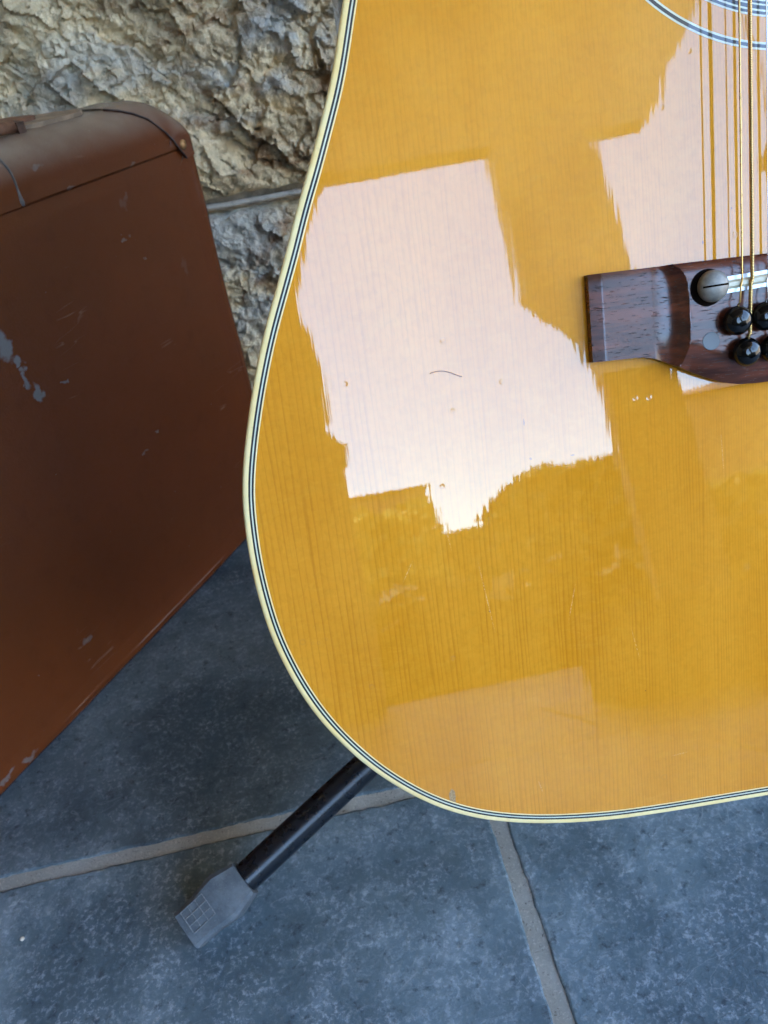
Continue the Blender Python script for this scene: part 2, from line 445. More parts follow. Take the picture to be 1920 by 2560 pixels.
# garden hedge made of small leaf faces
def mat_leaf():
    t = NT('hedge_leaf'); geo = t.n('NewGeometry', out=0); nz = t.noise(geo, 9, 4)
    t.set(color=t.mix(t.step(nz, 0.3, 0.7), (0.045, 0.075, 0.015), (0.11, 0.12, 0.02)), rough=0.6, spec=0.3); return t.m
M_leaf = mat_leaf()
def mat_gold():
    t = NT('golden_leaf'); geo = t.n('NewGeometry', out=0); nz = t.noise(geo, 9, 4)
    t.set(color=t.mix(t.step(nz, 0.3, 0.7), (0.20, 0.20, 0.03), (0.36, 0.31, 0.05)), rough=0.6, spec=0.3); return t.m
M_gold_leaf = mat_gold()
def hedge(label, x0, x1, y0, y1, z1, n, mat=None):
    v = []; f = []
    rr = random.Random(int(x0 * 10) + 3)
    for i in range(n):
        x = rr.uniform(x0, x1); y = rr.uniform(y0, y1); zt = z1(x) if callable(z1) else z1; z = -0.1 + (zt + 0.1) * rr.random() ** 0.7
        a = Vector((rr.gauss(0, 1), rr.gauss(0, 1), rr.gauss(0, 1))).normalized(); b = a.orthogonal().normalized(); c = a.cross(b)
        s = rr.uniform(0.07, 0.15); p = Vector((x, y, z)); k = len(v)
        v += [p + b * s, p + c * s * .55, p - b * s, p - c * s * .55]; f.append((k, k + 1, k + 2, k + 3))
    m = MB(); m.v = [tuple(q) for q in v]; m.f = f
    o = m.build('hedge', mat or M_leaf); tag(o, label, 'hedge'); return o
hedge('clipped garden hedge in front of the low neighbouring house', -6, 1.4, -12.2, -11.2, lambda x: 2.25 + 0.16 * sin(x * 2.3) + 0.1 * sin(x * 5.9 + 1), 16000, M_gold_leaf)
hedge('clipped garden hedge closing the gap beside the cottage', 0.6, 8.5, -13.2, -12.4, lambda x: 1.95 + 0.8 * min(1, max(0, (x - 2.25) / 0.85)) * (1 - min(1, max(0, (x - 5.2) / 0.5))), 18000)

M_dark_leaf = plain('screen_hedge_leaf', (0.022, 0.036, 0.012), 0.6, spec=0.2, sc=9, var=0.4)
hedge('unseen low dark hedge beyond the porch floor, added to hide sunlit lawn in reflections', -3.2, 3.7, -4.1, -3.4, lambda x: 0.46 + 0.03 * sin(x * 7), 16000, M_dark_leaf)  # unseen, added to screen sunlit lawn from the guitar top

# ------------------------------------------------------------------ SUITCASE
ang = 54.397 * pi / 180
case = empty('suitcase', (-0.099, 0.5945, 0.0))
case.matrix_world = Matrix(((cos(ang), sin(ang), 0, -0.099), (sin(ang), -cos(ang), 0, 0.5945), (0, 0, -1, 0), (0, 0, 0, 1)))
case.matrix_world = Matrix.Translation((-0.099, 0.5945, 0)) @ Matrix.Rotation(ang, 4, 'Z')   # local x along the face, local -y towards the viewer
tag(case, 'scuffed brown fibre suitcase standing on edge against the stone wall', 'suitcase')
def mat_case(name, base, dusty=True):
    t = NT(name); o = t.obj(); sx = t.n('SeparateXYZ', {0: o})
    x, z = sx, t.n('SeparateXYZ', {0: o}, 2)
    big = t.noise(o, 9, 4, 0.6); fine = t.noise(o, 700, 4, 0.6); mid = t.noise(o, 60, 5, 0.65)
    c = t.mix(t.step(big, 0.25, 0.75), tuple(q * .92 for q in base), tuple(q * 1.08 for q in base))
    c = t.mix(t.math('MULTIPLY', t.step(mid, 0.5, 0.75), 0.25), c, (base[0] * .55, base[1] * .5, base[2] * .5))
    # wear: chips through the brown finish, each with a place of its own
    P2 = t.n('CombineXYZ', {0: x, 1: z})
    wob = t.vmath('SCALE', t.vmath('SUBTRACT', t.n('TexNoise', {'Vector': o, 'Scale': 120.0, 'Detail': 4.0}, 1), (0.5, 0.5, 0.5)), 0.016)
    P2 = t.vmath('ADD', P2, t.n('Mapping', {0: wob, 3: (1, 1, 0)}))
    tot = None
    for (cx, cz, rx, rz, al) in [(-.137, .273, .006, .010, .9), (-.131, .262, .004, .004, .9), (-.143, .287, .004, .004, .8), (-.1315, .248, .0022, .005, .85), (-.127, .236, .0035, .0065, .9),
                             (-.131, .2545, .0025, .0025, .8), (-.105, .2335, .003, .0012, .8), (-.0035, .3225, .003, .0045, .16), (.001, .3255, .003, .002, .2), (-.062, .361, .006, .0022, .5),
                             (.016, .343, .004, .0012, .35), (-.045, .343, .003, .0012, .4), (-.006, .302, .002, .0015, .3), (-.014, .301, .0018, .001, .5), (.0, .283, .002, .0009, .5), (.040, .262, .003, .007, .12),
                             (-.04, .16, .003, .0008, .6), (-.06, .152, .003, .0012, .5), (-.17, .054, .004, .003, .45), (-.25, .012, .006, .003, .6), (-.27, .016, .008, .002, .6), (.083, .364, .0014, .0014, 1.0), (.0785, .367, .001, .001, .9), (.072, .369, .0008, .0008, .8)]:
        d = t.vmath('LENGTH', t.n('Mapping', {0: t.vmath('SUBTRACT', P2, (cx, cz, 0)), 3: (1 / rx, 1 / rz, 0)}), out=1)
        m = t.math('MULTIPLY', t.math('SUBTRACT', 1.0, t.step(d, 0.6, 1.15)), al)
        tot = m if tot is None else t.math('MAXIMUM', tot, m)
    rs = t.math('MULTIPLY', t.step(t.noise(o, 170, 3, 0.6), 0.72, 0.78), 0.8)
    tot = t.math('MAXIMUM', tot, rs)
    c = t.mix(t.math('MULTIPLY', tot, 0.8), c, (0.20, 0.21, 0.20))
    # hairline scratches
    ln = t.math('ABSOLUTE', t.math('SUBTRACT', t.noise(t.n('Mapping', {0: o, 2: (0, radians(35), 0), 3: (6, 6, 60)}), 1.0, 3, 0.5, 0.6), 0.5))
    sc = t.math('MULTIPLY', t.math('SUBTRACT', 1.0, t.step(ln, 0.0, 0.01)), t.step(t.noise(o, 16, 3), 0.58, 0.66))
    c = t.mix(t.math('MULTIPLY', sc, 0.30), c, (0.30, 0.19, 0.13))
    if dusty:
        nzv = t.n('SeparateXYZ', {0: t.n('NewGeometry', out=1)}, 2)
        dust = t.math('MULTIPLY', t.step(nzv, 0.25, 1.0), t.math('MULTIPLY_ADD', t.step(t.noise(o, 25, 5), 0.3, 0.7), 0.35, 0.55))  # dust on upward faces, spread wider to paint a sheen over the edge
        c = t.mix(dust, c, (0.36, 0.29, 0.215))
    h = t.math('ADD', fine, t.math('MULTIPLY', mid, 2.0))
    t.set(color=c, rough=t.math('MULTIPLY_ADD', mid, 0.16, 0.15), spec=0.30, normal=t.bump(h, 0.35, 0.0006))
    return t.m
M_case = mat_case('suitcase_fibre', (0.132, 0.034, 0.0095))
M_cap = mat_case('suitcase_corner', (0.150, 0.048, 0.022))
M_edge = plain('dark_edge', (0.055, 0.035, 0.028), 0.6)
M_seam = plain('worn_seam', (0.13, 0.105, 0.09), 0.7, var=0.3, sc=300)
S0, S1, ZT, DEP = -0.42, 0.0895, 0.377, 0.128
def case_path():
    pts = []     # (x, z, nx, nz, R)
    def corner(cx, cz, rc, a0, n):
        for i in range(n + 1):
            a = a0 + (pi / 2) * i / n
            pts.append((cx + rc * cos(a), cz + rc * sin(a), cos(a), sin(a)))
    def line(x0, z0, x1, z1, nx, nz, n):
        for i in range(1, n): pts.append((x0 + (x1 - x0) * i / n, z0 + (z1 - z0) * i / n, nx, nz))
    rt, rb = 0.031, 0.018
    corner(S1 - rb, rb, rb, -pi / 2, 8); line(S1, rb, S1, ZT - rt, 1, 0, 30)
    corner(S1 - rt, ZT - rt, rt, 0, 16); line(S1 - rt, ZT, S0 + rt, ZT, 0, 1, 60)
    corner(S0 + rt, ZT - rt, rt, pi / 2, 10); line(S0, ZT - rt, S0, rb, -1, 0, 20)
    corner(S0 + rb, rb, rb, pi, 8); line(S0 + rb, 0, S1 - rb, 0, 0, -1, 40)
    return pts
PATH = case_path()
def Rof(p):
    x, z, nx, nz = p
    k = max(0.0, min(1.0, nz)); k = k * k * (3 - 2 * k)
    return 0.0125 + (0.034 - 0.0125) * k
def surf(p, t, lift=0.0):
    x, z, nx, nz = p; R = Rof(p)
    sag = 0.0013 * mn.noise(Vector((x * 14, z * 14, 2.2)))
    if t < R:
        y = R - sqrt(max(0, R * R - (R - t) ** 2)); dn = (R - t) / R
        ny = -sqrt(max(0, 1 - dn * dn))
        return Vector((x - nx * t, y - 0.0012, z - nz * t)) + Vector((nx * dn, ny, nz * dn)) * (lift + sag)
    return Vector((x - nx * t, -0.0012 - lift - sag, z - nz * t))
def build_case():
    v = []; f = []; n = len(PATH)
    rows = []
    for d in (DEP, DEP * .52, 0.5 * DEP, 0.48 * DEP):
        rows.append([(p[0] - p[2] * (0.002 if d == 0.5 * DEP else (0.006 if d == DEP else 0)), d, p[1] - p[3] * (0.002 if d == 0.5 * DEP else (0.006 if d == DEP else 0))) for p in PATH])
    for k in range(11):
        th = k / 10
        rows.append([surf((p[0], p[1], p[2], p[3]), Rof(p) * (1 - cos(th * pi / 2))) for p in PATH])
    for dt, y in ((0.0008, -0.0004), (0.0018, 0.0010), (0.0034, 0.0011), (0.0060, 0.0002), (0.012, 0.0)):
        def put(p):
            q = Rof(p) + dt; k = max(0.0, min(1.0, (p[3] - 0.55) / 0.3))
            yy = y * k + (1 - k) * (-0.0012 + 0.0012 * min(1, dt / 0.012))
            qr = Rof((S1, p[1], 1, 0)) + dt
            if abs(p[2]) > 1e-4 and abs(p[3]) > 1e-4 and (p[3] > 0 or q >= 0.018):
                return (S1 - qr if p[2] > 0 else S0 + qr, yy, ZT - 0.034 - dt if p[3] > 0 else 0.0125 + dt)
            return (max(S0 + qr, min(S1 - qr, p[0] - p[2] * q)), yy, max(0.0125 + dt, min(ZT - 0.034 - dt, p[1] - p[3] * q)))
        rows.append([put(p) for p in PATH])
    for r in rows: v += [tuple(q) for q in r]
    for k in range(len(rows) - 1):
        for i in range(n): f.append((k * n + i, k * n + (i + 1) % n, (k + 1) * n + (i + 1) % n, (k + 1) * n + i))
    c = len(v); v.append(((S0 + S1) / 2, 0.0, ZT * 0.5)); b = (len(rows) - 1) * n
    for i in range(n):
        if (Vector(v[b + i]) - Vector(v[b + (i + 1) % n])).length > 1e-7: f.append((b + i, b + (i + 1) % n, c))
    f.append(tuple(range(n)))
    o = obj('case_body', v, f, M_case, case, smooth=True, auto=35)
    for p in o.data.polygons:
        if c in p.vertices[:]: p.use_smooth = False
build_case()
def patch(name, idx, tfun, mat, lift, k=14):
    v = []; f = []; m = len(idx); edge = []
    for a, i in enumerate(idx):
        p = PATH[i]; T = tfun(a / (m - 1), p) if tfun else 0.03
        col = [Vector((p[0] + p[2] * lift, DEP * .45, p[1] + p[3] * lift))]
        for j in range(k + 1): col.append(surf(p, T * j / k, lift))
        e = col[-1].copy(); edge.append(e); col.append(surf(p, T, -0.0006))
        v += col
    kk = k + 3
    for a in range(m - 1):
        for j in range(kk - 1): f.append((a * kk + j, a * kk + j + 1, (a + 1) * kk + j + 1, (a + 1) * kk + j))
    o = obj(name, v, f, mat, case, smooth=True, auto=50)
    return o, edge
ic = [i for i, p in enumerate(PATH) if p[0] > 0.024 and p[1] > 0.326 and p[2] > -0.01]
CURVE = [(.095, .3262), (.0885, .3268), (.0788, .3296), (.0736, .3330), (.0696, .3368), (.0645, .3445), (.06, .3526), (.056, .3595), (.0518, .3648), (.045, .3698), (.036, .3738), (.024, .3775), (.016, .379)]
def cap_depth(a, p):
    best = 0.0005
    x, z, nx, nz = p
    for (ax, az), (bx, bz) in zip(CURVE, CURVE[1:]):
        ex, ez = bx - ax, bz - az; den = -nx * ez + nz * ex
        if abs(den) < 1e-9: continue
        t = ((ax - x) * ez - (az - z) * ex) / den; u = ((ax - x) * -nz - (az - z) * -nx) / den
        if -1e-6 <= u <= 1 + 1e-6 and 0 <= t < 0.045: best = max(best, t)
    return best
cap, edge = patch('corner_cap', ic, cap_depth, M_cap, 0.0011)
MB().tube([e + Vector((0, -0.0002, 0)) for e in edge], 0.00065, 6).build('stitched_edge', M_edge, cap, smooth=True)
rv = MB().lathe([(0.0036, -0.0005), (0.0034, 0.0006), (0.0026, 0.0013), (0.0012, 0.0018), (0.0002, 0.0019)], 16)
M_brass = plain('tarnished_brass', (0.42, 0.24, 0.10), 0.4, 0.7, var=0.3, sc=600)
o = rv.build('rivet', M_brass, cap, smooth=True); o.location = (0.0713, -0.0022, 0.3445); o.rotation_euler = (pi / 2, 0, 0)
ib = [i for i, p in enumerate(PATH) if -0.215 < p[0] < -0.079 and p[3] > 0.99]
band, _ = patch('handle_reinforcement', ib, lambda a, p: 0.0345, M_case, 0.0008)
m = MB(); pe = PATH[ib[0]]
m.tube([surf(pe, 0.0345 * j / 16, 0.0008) + Vector((0.0022 * sin(j / 16 * 5) - 0.0005, 0, 0)) for j in range(17)], [0.0008] * 13 + [0.0010, 0.0013, 0.0016, 0.0008], 6)
m.build('seam', M_seam, band, smooth=True)
M_loop = plain('worn_loop_leather', (0.10, 0.052, 0.032), 0.7, var=0.3, sc=300)
# handle and its fittings on top
M_hand = plain('handle_leather', (0.21, 0.095, 0.05), 0.6, var=0.3, sc=200, bump=0.4, bd=0.0006)
M_tab = plain('dusty_leather', (0.33, 0.235, 0.15), 0.8, var=0.25, sc=120, bump=0.4, bd=0.0006)
m = MB(); m.tube([(-0.046, 0.030, ZT + 0.0034), (-0.055, 0.030, ZT + 0.0040), (-0.09, 0.029, ZT + 0.0046), (-0.15, 0.030, ZT + 0.0040), (-0.19, 0.033, ZT + 0.0034)], [0.0034, 0.0038, 0.0044, 0.0040, 0.0036], 12)
m.build('handle', M_hand, case, smooth=True)
def leaf(name, pts, z0, th, mat):
    n = len(pts)
    v = [(x, y, z0) for x, y in pts] + [(x, y, z0 + th) for x, y in pts]
    f = [tuple(range(n)), tuple(range(2 * n - 1, n - 1, -1))] + [(i, (i + 1) % n, n + (i + 1) % n, n + i) for i in range(n)]
    return obj(name, v, f, mat, case)
leaf('handle_tab', [(-0.040, 0.036), (-0.028, 0.028), (-0.004, 0.026), (0.010, 0.027), (0.018, 0.034), (0.022, 0.046), (0.018, 0.062), (0.006, 0.074), (-0.04, 0.076)], ZT - 0.0002, 0.0028, M_tab)
leaf('handle_washer', [(-0.045, 0.05), (-0.03, 0.046), (-0.012, 0.047), (-0.008, 0.055), (-0.012, 0.072), (-0.025, 0.08), (-0.045, 0.08)], ZT + 0.0026, 0.0026, M_hand)
MB().box((-0.0465, 0.026, ZT - 0.001), (-0.0405, 0.034, ZT + 0.0058)).build('handle_loop', M_loop, case)

# ------------------------------------------------------------------ GUITAR
gt = empty('acoustic_guitar')
gt.matrix_world = Matrix(((0.997852, 0.064863, -0.009228, 0.187965), (-0.033252, 0.380032, -0.924376, 0.247580), (-0.056451, 0.922696, 0.381372, 0.321423), (0, 0, 0, 1)))
tag(gt, 'amber spruce-top acoustic guitar with cream binding and rosewood bridge, leaning on its stand', 'guitar')
LEFT = [(-159.8, 102.1), (-163.3, 89.9), (-166.8, 79.0), (-170.0, 71.2), (-174.1, 61.6), (-178.2, 52.1), (-182.8, 42.4), (-187.0, 32.0), (-193.1, 18.1), (-199.4, 3.9), (-204.9, -10.8), (-209.7, -25.8), (-213.7, -41.0), (-215.5, -50.4), (-216.2, -57.0), (-216.7, -73.7), (-215.6, -91.1), (-213.1, -107.3), (-208.3, -123.5), (-202.9, -136.4), (-196.9, -147.2), (-190.3, -156.8), (-181.8, -167.1), (-170.9, -177.5), (-161.1, -185.0), (-152.0, -190.4), (-142.6, -194.6), (-132.9, -197.8), (-123.2, -200.2), (-110.4, -202.5), (-89.6, -204.8), (-68.4, -205.5), (-47.0, -205.6), (-22.2, -205.6)]
UP = [(-9.5, 312), (-40, 311), (-75, 304), (-110, 289), (-138, 266), (-155, 240), (-162, 214), (-161, 188), (-156.5, 164), (-154, 145), (-154.3, 125), (-156.5, 112)]
half = [(x / 1000, y / 1000) for x, y in UP + LEFT] + [(-0.0095, -0.2056)]
full = half + [(2 * GX0 - x, y) for x, y in half[-2:0:-1]]
def spline(pts, m):
    out = []; n = len(pts)
    for i in range(n):
        p0, p1, p2, p3 = (Vector(pts[(i + k) % n]) for k in (-1, 0, 1, 2))
        for j in range(m):
            t = j / m
            out.append(0.5 * ((2 * p1) + (p2 - p0) * t + (2 * p0 - 5 * p1 + 4 * p2 - p3) * t * t + (3 * p1 - p0 - 3 * p2 + p3) * t ** 3))
    return out
raw = spline(full, 5)
# even spacing + light smoothing
L = [0]
for i in range(len(raw)): L.append(L[-1] + (raw[(i + 1) % len(raw)] - raw[i]).length)
NO = 560; OUT = []
k = 0
for i in range(NO):
    d = L[-1] * i / NO
    while L[k + 1] < d: k += 1
    f = (d - L[k]) / max(1e-9, L[k + 1] - L[k]); OUT.append(raw[k].lerp(raw[(k + 1) % len(raw)], f))
for _ in range(6):
    OUT = [0.25 * OUT[i - 1] + 0.5 * OUT[i] + 0.25 * OUT[(i + 1) % NO] for i in range(NO)]
NRM = []
for i in range(NO):
    t = (OUT[(i + 1) % NO] - OUT[i - 1]).normalized(); NRM.append(Vector((t.y, -t.x)))
if (OUT[0] + NRM[0] * 0.01 - Vector((GX0, 0))).length < (OUT[0] - Vector((GX0, 0))).length: NRM = [-q for q in NRM]
def off(t): return [OUT[i] - NRM[i] * t for i in range(NO)]
def ring(name, prof, mat, parent, smooth=True):     # prof: (inset, z)
    v = []; f = []
    for t, z in prof: v += [(q.x, q.y, z) for q in off(t)]
    for k in range(len(prof) - 1):
        for i in range(NO): f.append((k * NO + i, k * NO + (i + 1) % NO, (k + 1) * NO + (i + 1) % NO, (k + 1) * NO + i))
    return obj(name, v, f, mat, parent, smooth, 60)

DINGS = [(-70.4, -35.1, 1.0), (-65.3, -35.4, 1.1), (-202.0, -109.3, 1.2), (-198.4, -110.3, .6), (-196.2, -110.6, .7), (-193.2, -109.5, .6), (-56.3, 61.3, .9), (-46.1, 77.8, .9), (-146.6, -124.4, .9),
         (-178.7, -131.1, 1.1), (-31.5, 17.5, 1.0), (-138.5, -6.5, 1.1), (-174.3, -17.4, .9), (-119.0, -23.3, .9), (-137.5, -31.4, .9), (-66, -189, 1.3), (-97, -180, .9), (-20, -160, .8), (-144, -58, .9)]
FLECK = [(-112.1, -38.6, .25, 1.6), (-110.7, -52.2, .6, .5), (-95.0, -52.9, .9, .4), (-32.5, 26.5, .25, .5), (-43.2, 16.2, .35, .8), (-131, -108, .4, .3), (-72, -150, .3, .3)]
SCRATCH = [(-131.7, -102, .22, 17, 8), (-99, -109, .2, 9, -14), (-59, -179.8, 4, .3, 6), (-117, -184.4, .3, 3.5, 16), (-143.8, -77, .2, 6.5, 8), (-38, -60, .18, 11, 3), (-160, -88, .2, 5, -30), (-75, -130, .18, 8, 12)]
def mat_spruce():
    t = NT('lacquered_spruce'); o = t.obj()
    sep = t.t.nodes.new('ShaderNodeSeparateXYZ'); t.t.links.new(o, sep.inputs[0]); x, y = sep.outputs[0], sep.outputs[1]
    w1 = t.noise(t.scale(o, (18, 5, 0)), 1, 3, 0.5)
    lean = t.math('MULTIPLY', t.math('MULTIPLY', y, t.math('SUBTRACT', t.noise(t.scale(o, (14, 1.5, 0)), 1, 2), 0.45)), 0.10)
    xw = t.math('ADD', t.math('ADD', x, lean), t.math('MULTIPLY', t.math('SUBTRACT', w1, 0.5), 0.005))
    ax = t.math('ABSOLUTE', t.math('SUBTRACT', xw, GX0))
    ph = t.math('DIVIDE', t.math('LOGARITHM', t.math('MULTIPLY_ADD', ax, 8.2, 1.0), math.e), 0.0074)
    ph = t.math('ADD', ph, t.math('MULTIPLY', t.noise(t.scale(o, (210, 5, 0)), 1, 3, 0.6), 2.2))
    fr = t.math('FRACT', ph)
    late = t.math('MULTIPLY', t.step(fr, 0.25, 0.93), t.math('SUBTRACT', 1.0, t.step(fr, 0.95, 1.0)))
    late = t.math('POWER', late, 2.2)
    var = t.math('MULTIPLY', t.math('MULTIPLY_ADD', t.noise(t.scale(o, (230, 11, 0)), 1, 4, 0.65), 3.0, -0.9, clamp=True), t.n('MapRange', {0: y, 1: -0.12, 2: 0.06, 3: 1.0, 4: 0.45}))
    mot = t.noise(t.scale(o, (420, 300, 0)), 1, 4, 0.6, 0.6)
    silk = t.noise(t.n('Mapping', {0: o, 2: (0, 0, radians(-25)), 3: (140, 300, 0)}), 1, 5, 0.65, 1.5)
    pore = t.noise(t.scale(o, (2600, 90, 0)), 1, 3, 0.6)
    big = t.noise(t.scale(o, (16, 7, 0)), 1, 4, 0.55)
    c = t.mix(t.step(big, 0.3, 0.7), (0.665, 0.250, 0.012), (0.775, 0.318, 0.024))
    c = t.mix(t.math('MULTIPLY', t.step(silk, 0.42, 0.72), 0.22), c, (0.80, 0.38, 0.035))
    c = t.mix(t.math('MULTIPLY', t.step(mot, 0.4, 0.75), 0.22), c, (0.48, 0.17, 0.008))
    c = t.mix(t.math('MULTIPLY', t.step(pore, 0.5, 0.8), 0.20), c, (0.42, 0.135, 0.006))
    c = t.mix(t.math('MULTIPLY', t.math('MULTIPLY', late, var), 0.42, clamp=True), c, (0.42, 0.115, 0.005))
    # lacquer surface: ripples that follow the grain, gentle waviness, dents
    r1 = t.math('SUBTRACT', t.noise(t.scale(o, (950, 24, 0)), 1, 3, 0.6), 0.5)
    r2 = t.math('SUBTRACT', t.noise(t.scale(o, (130, 6, 0)), 1, 2, 0.5), 0.5)
    r3 = t.math('SUBTRACT', t.noise(t.scale(o, (24, 14, 0)), 1, 2, 0.5), 0.5)
    r4 = t.math('SUBTRACT', t.noise(t.scale(o, (30, 30, 4.0)), 1, 2, 0.5), 0.5)
    r5 = t.math('SUBTRACT', t.noise(t.scale(o, (900, 900, 0)), 1, 1, 0.5), 0.5)
    ex = t.math('ADD', t.math('ADD', t.math('MULTIPLY', r1, 0.023), t.math('MULTIPLY', r2, 0.007)), t.math('MULTIPLY', r3, 0.004))
    ey = t.math('ADD', t.math('MULTIPLY', r4, 0.003), t.math('MULTIPLY', r5, 0.0045))
    tilt = t.n('CombineXYZ', {0: ex, 1: ey})
    P2 = t.n('CombineXYZ', {0: x, 1: y})
    dm = None
    for dx, dy, r in DINGS:
        d = t.vmath('SUBTRACT', P2, (dx / 1000, dy / 1000, 0))
        l = t.vmath('LENGTH', d, out=1)
        q = t.math('DIVIDE', l, r / 1000)
        k = t.math('MULTIPLY', t.step(q, 0.35, 0.8), t.math('SUBTRACT', 1.0, t.step(q, 0.85, 1.2)))
        tilt = t.vmath('ADD', tilt, t.vmath('SCALE', t.vmath('NORMALIZE', d), t.math('MULTIPLY', k, -0.10)))
        kk = t.math('MULTIPLY', k, 0.12)
        dm = kk if dm is None else t.math('MAXIMUM', dm, kk)
    c = t.mix(dm, c, (0.30, 0.15, 0.07))
    fm = None
    for dx, dy, rx, ry in FLECK:
        l = t.vmath('LENGTH', t.n('Mapping', {0: t.vmath('ADD', t.vmath('SUBTRACT', P2, (dx / 1000, dy / 1000, 0)), t.vmath('SCALE', t.vmath('SUBTRACT', t.n('TexNoise', {'Vector': o, 'Scale': 900.0}, 1), (.5, .5, .5)), 0.0006)), 3: (1000 / rx, 1000 / ry, 0)}), out=1)
        k = t.math('SUBTRACT', 1.0, t.step(l, 0.5, 1.1))
        fm = k if fm is None else t.math('MAXIMUM', fm, k)
    c = t.mix(t.math('MULTIPLY', fm, 0.75), c, (0.22, 0.075, 0.03))
    for dx, dy, rx, ry, an in SCRATCH:
        dv = t.n('VectorRotate', {'Vector': t.vmath('SUBTRACT', P2, (dx / 1000, dy / 1000, 0)), 'Angle': radians(-an)}, rotation_type='Z_AXIS')
        l = t.vmath('LENGTH', t.vmath('MULTIPLY', dv, (1000 / rx, 1000 / ry, 0)), out=1)
        c = t.mix(t.math('MULTIPLY', t.math('SUBTRACT', 1.0, t.step(l, 0.3, 1.1)), t.math('MULTIPLY', t.step(t.noise(o, 1100, 3, 0.7), 0.42, 0.6), 0.5)), c, (0.92, 0.62, 0.30))
    # chip out of the lacquer by the binding
    l = t.vmath('LENGTH', t.n('Mapping', {0: t.vmath('ADD', t.vmath('SUBTRACT', P2, (-0.1527, -0.1828, 0)), t.vmath('SCALE', t.vmath('SUBTRACT', t.n('TexNoise', {'Vector': o, 'Scale': 700.0}, 1), (.5, .5, .5)), 0.0012)), 2: (0, 0, radians(12)), 3: (1000 / 1.3, 1000 / 4.0, 0)}), out=1)
    chip = t.math('SUBTRACT', 1.0, t.step(l, 0.8, 1.1))
    c = t.mix(t.math('MULTIPLY', chip, 0.75), c, t.mix(t.step(t.noise(o, 1500, 3), 0.4, 0.6), (0.42, 0.33, 0.18), (0.22, 0.17, 0.10)))
    nrm = t.vmath('NORMALIZE', t.vmath('ADD', tilt, (0, 0, 1)))
    nw = t.n('VectorTransform', {0: nrm}, vector_type='NORMAL', convert_from='OBJECT', convert_to='WORLD')
    nw = t.vmath('NORMALIZE', nw)
    t.set(color=c, rough=0.55, spec=0.0, coat=1.0, coat_rough=0.012, coat_normal=nw)
    t.p.inputs['Coat IOR'].default_value = 1.60
    return t.m
M_spruce = mat_spruce()
def mat_cream():
    t = NT('cream_binding'); o = t.obj(); z = t.n('SeparateXYZ', {0: o}, 2)
    a = t.noise(o, 45, 5, 0.65); b = t.noise(o, 400, 4, 0.6)
    c = t.mix(t.step(a, 0.3, 0.7), (0.97, 0.70, 0.27), (0.98, 0.80, 0.40))
    c = t.mix(t.math('MULTIPLY', t.step(b, 0.58, 0.72), 0.35), c, (0.62, 0.44, 0.18))
    edge = t.math('SUBTRACT', 1.0, t.step(t.math('ADD', z, t.math('MULTIPLY', t.math('SUBTRACT', a, 0.5), 0.0009)), -0.0019, -0.0001))
    c = t.mix(t.math('MULTIPLY', edge, 0.8), c, (0.52, 0.31, 0.11))
    t.set(color=c, rough=0.4, spec=0.3, coat=1.0, coat_rough=0.05); return t.m
M_cream = mat_cream()
M_white = plain('white_purfling', (0.66, 0.68, 0.52), 0.4, spec=0.3, var=0.06, coat=1.0, coat_rough=0.02)
M_black = plain('black_purfling', (0.012, 0.012, 0.012), 0.4, spec=0.3, coat=1.0, coat_rough=0.02)
def mat_rosewood(name, base, dark, rough, coat, axis):
    t = NT(name); o = t.obj()
    sc = (1, 12, 6) if axis == 0 else (6, 1, 12)
    g1 = t.noise(t.scale(o, tuple(q * 22 for q in sc)), 1, 4, 0.6, 0.3)
    ps = (260, 2300, 900) if axis == 0 else (1500, 150, 1500)
    po = t.noise(t.scale(o, ps), 1, 2, 0.5)
    pore = t.step(po, 0.63, 0.70)
    c = t.mix(t.step(g1, 0.35, 0.68), dark, base)
    c = t.mix(t.math('MULTIPLY', pore, 0.85), c, (0.008, 0.005, 0.004))
    t.set(color=c, rough=t.math('MULTIPLY_ADD', pore, 0.35, rough), spec=0.5, coat=coat, coat_rough=0.06, normal=t.bump(t.math('SUBTRACT', t.math('MULTIPLY', g1, 0.15), pore), 0.5, 0.00025))
    return t.m
M_rose = mat_rosewood('bridge_rosewood', (0.165, 0.043, 0.018), (0.050, 0.015, 0.008), 0.22, 0.0, 0)
M_side = mat_rosewood('side_rosewood', (0.10, 0.05, 0.03), (0.04, 0.02, 0.013), 0.3, 1.0, 1)
M_ebony = plain('fingerboard_ebony', (0.02, 0.015, 0.012), 0.4)
M_mahog = plain('neck_mahogany', (0.14, 0.055, 0.025), 0.4, coat=1.0, sc=30)

# sides and back
ring('rim', [(0.0003, -0.0062), (0.0003, -0.112)], M_side, gt)
v = [(q.x, q.y, -0.112) for q in off(0.0003)]
obj('back', v, [tuple(range(NO))], M_side, gt)
ring('binding', [(0.0022, 0.0), (0.0012, 0.0), (0.0006, -0.00012), (0.0002, -0.0005), (0.0, -0.0012), (0.0, -0.0062)], M_cream, gt)
for a, b, mt in ((0.0022, 0.0029, M_black), (0.0029, 0.0034, M_white), (0.0034, 0.0041, M_black), (0.0041, 0.0046, M_cream)):
    ring('purfling', [(a, 0.0), (b, 0.0)], mt, gt)
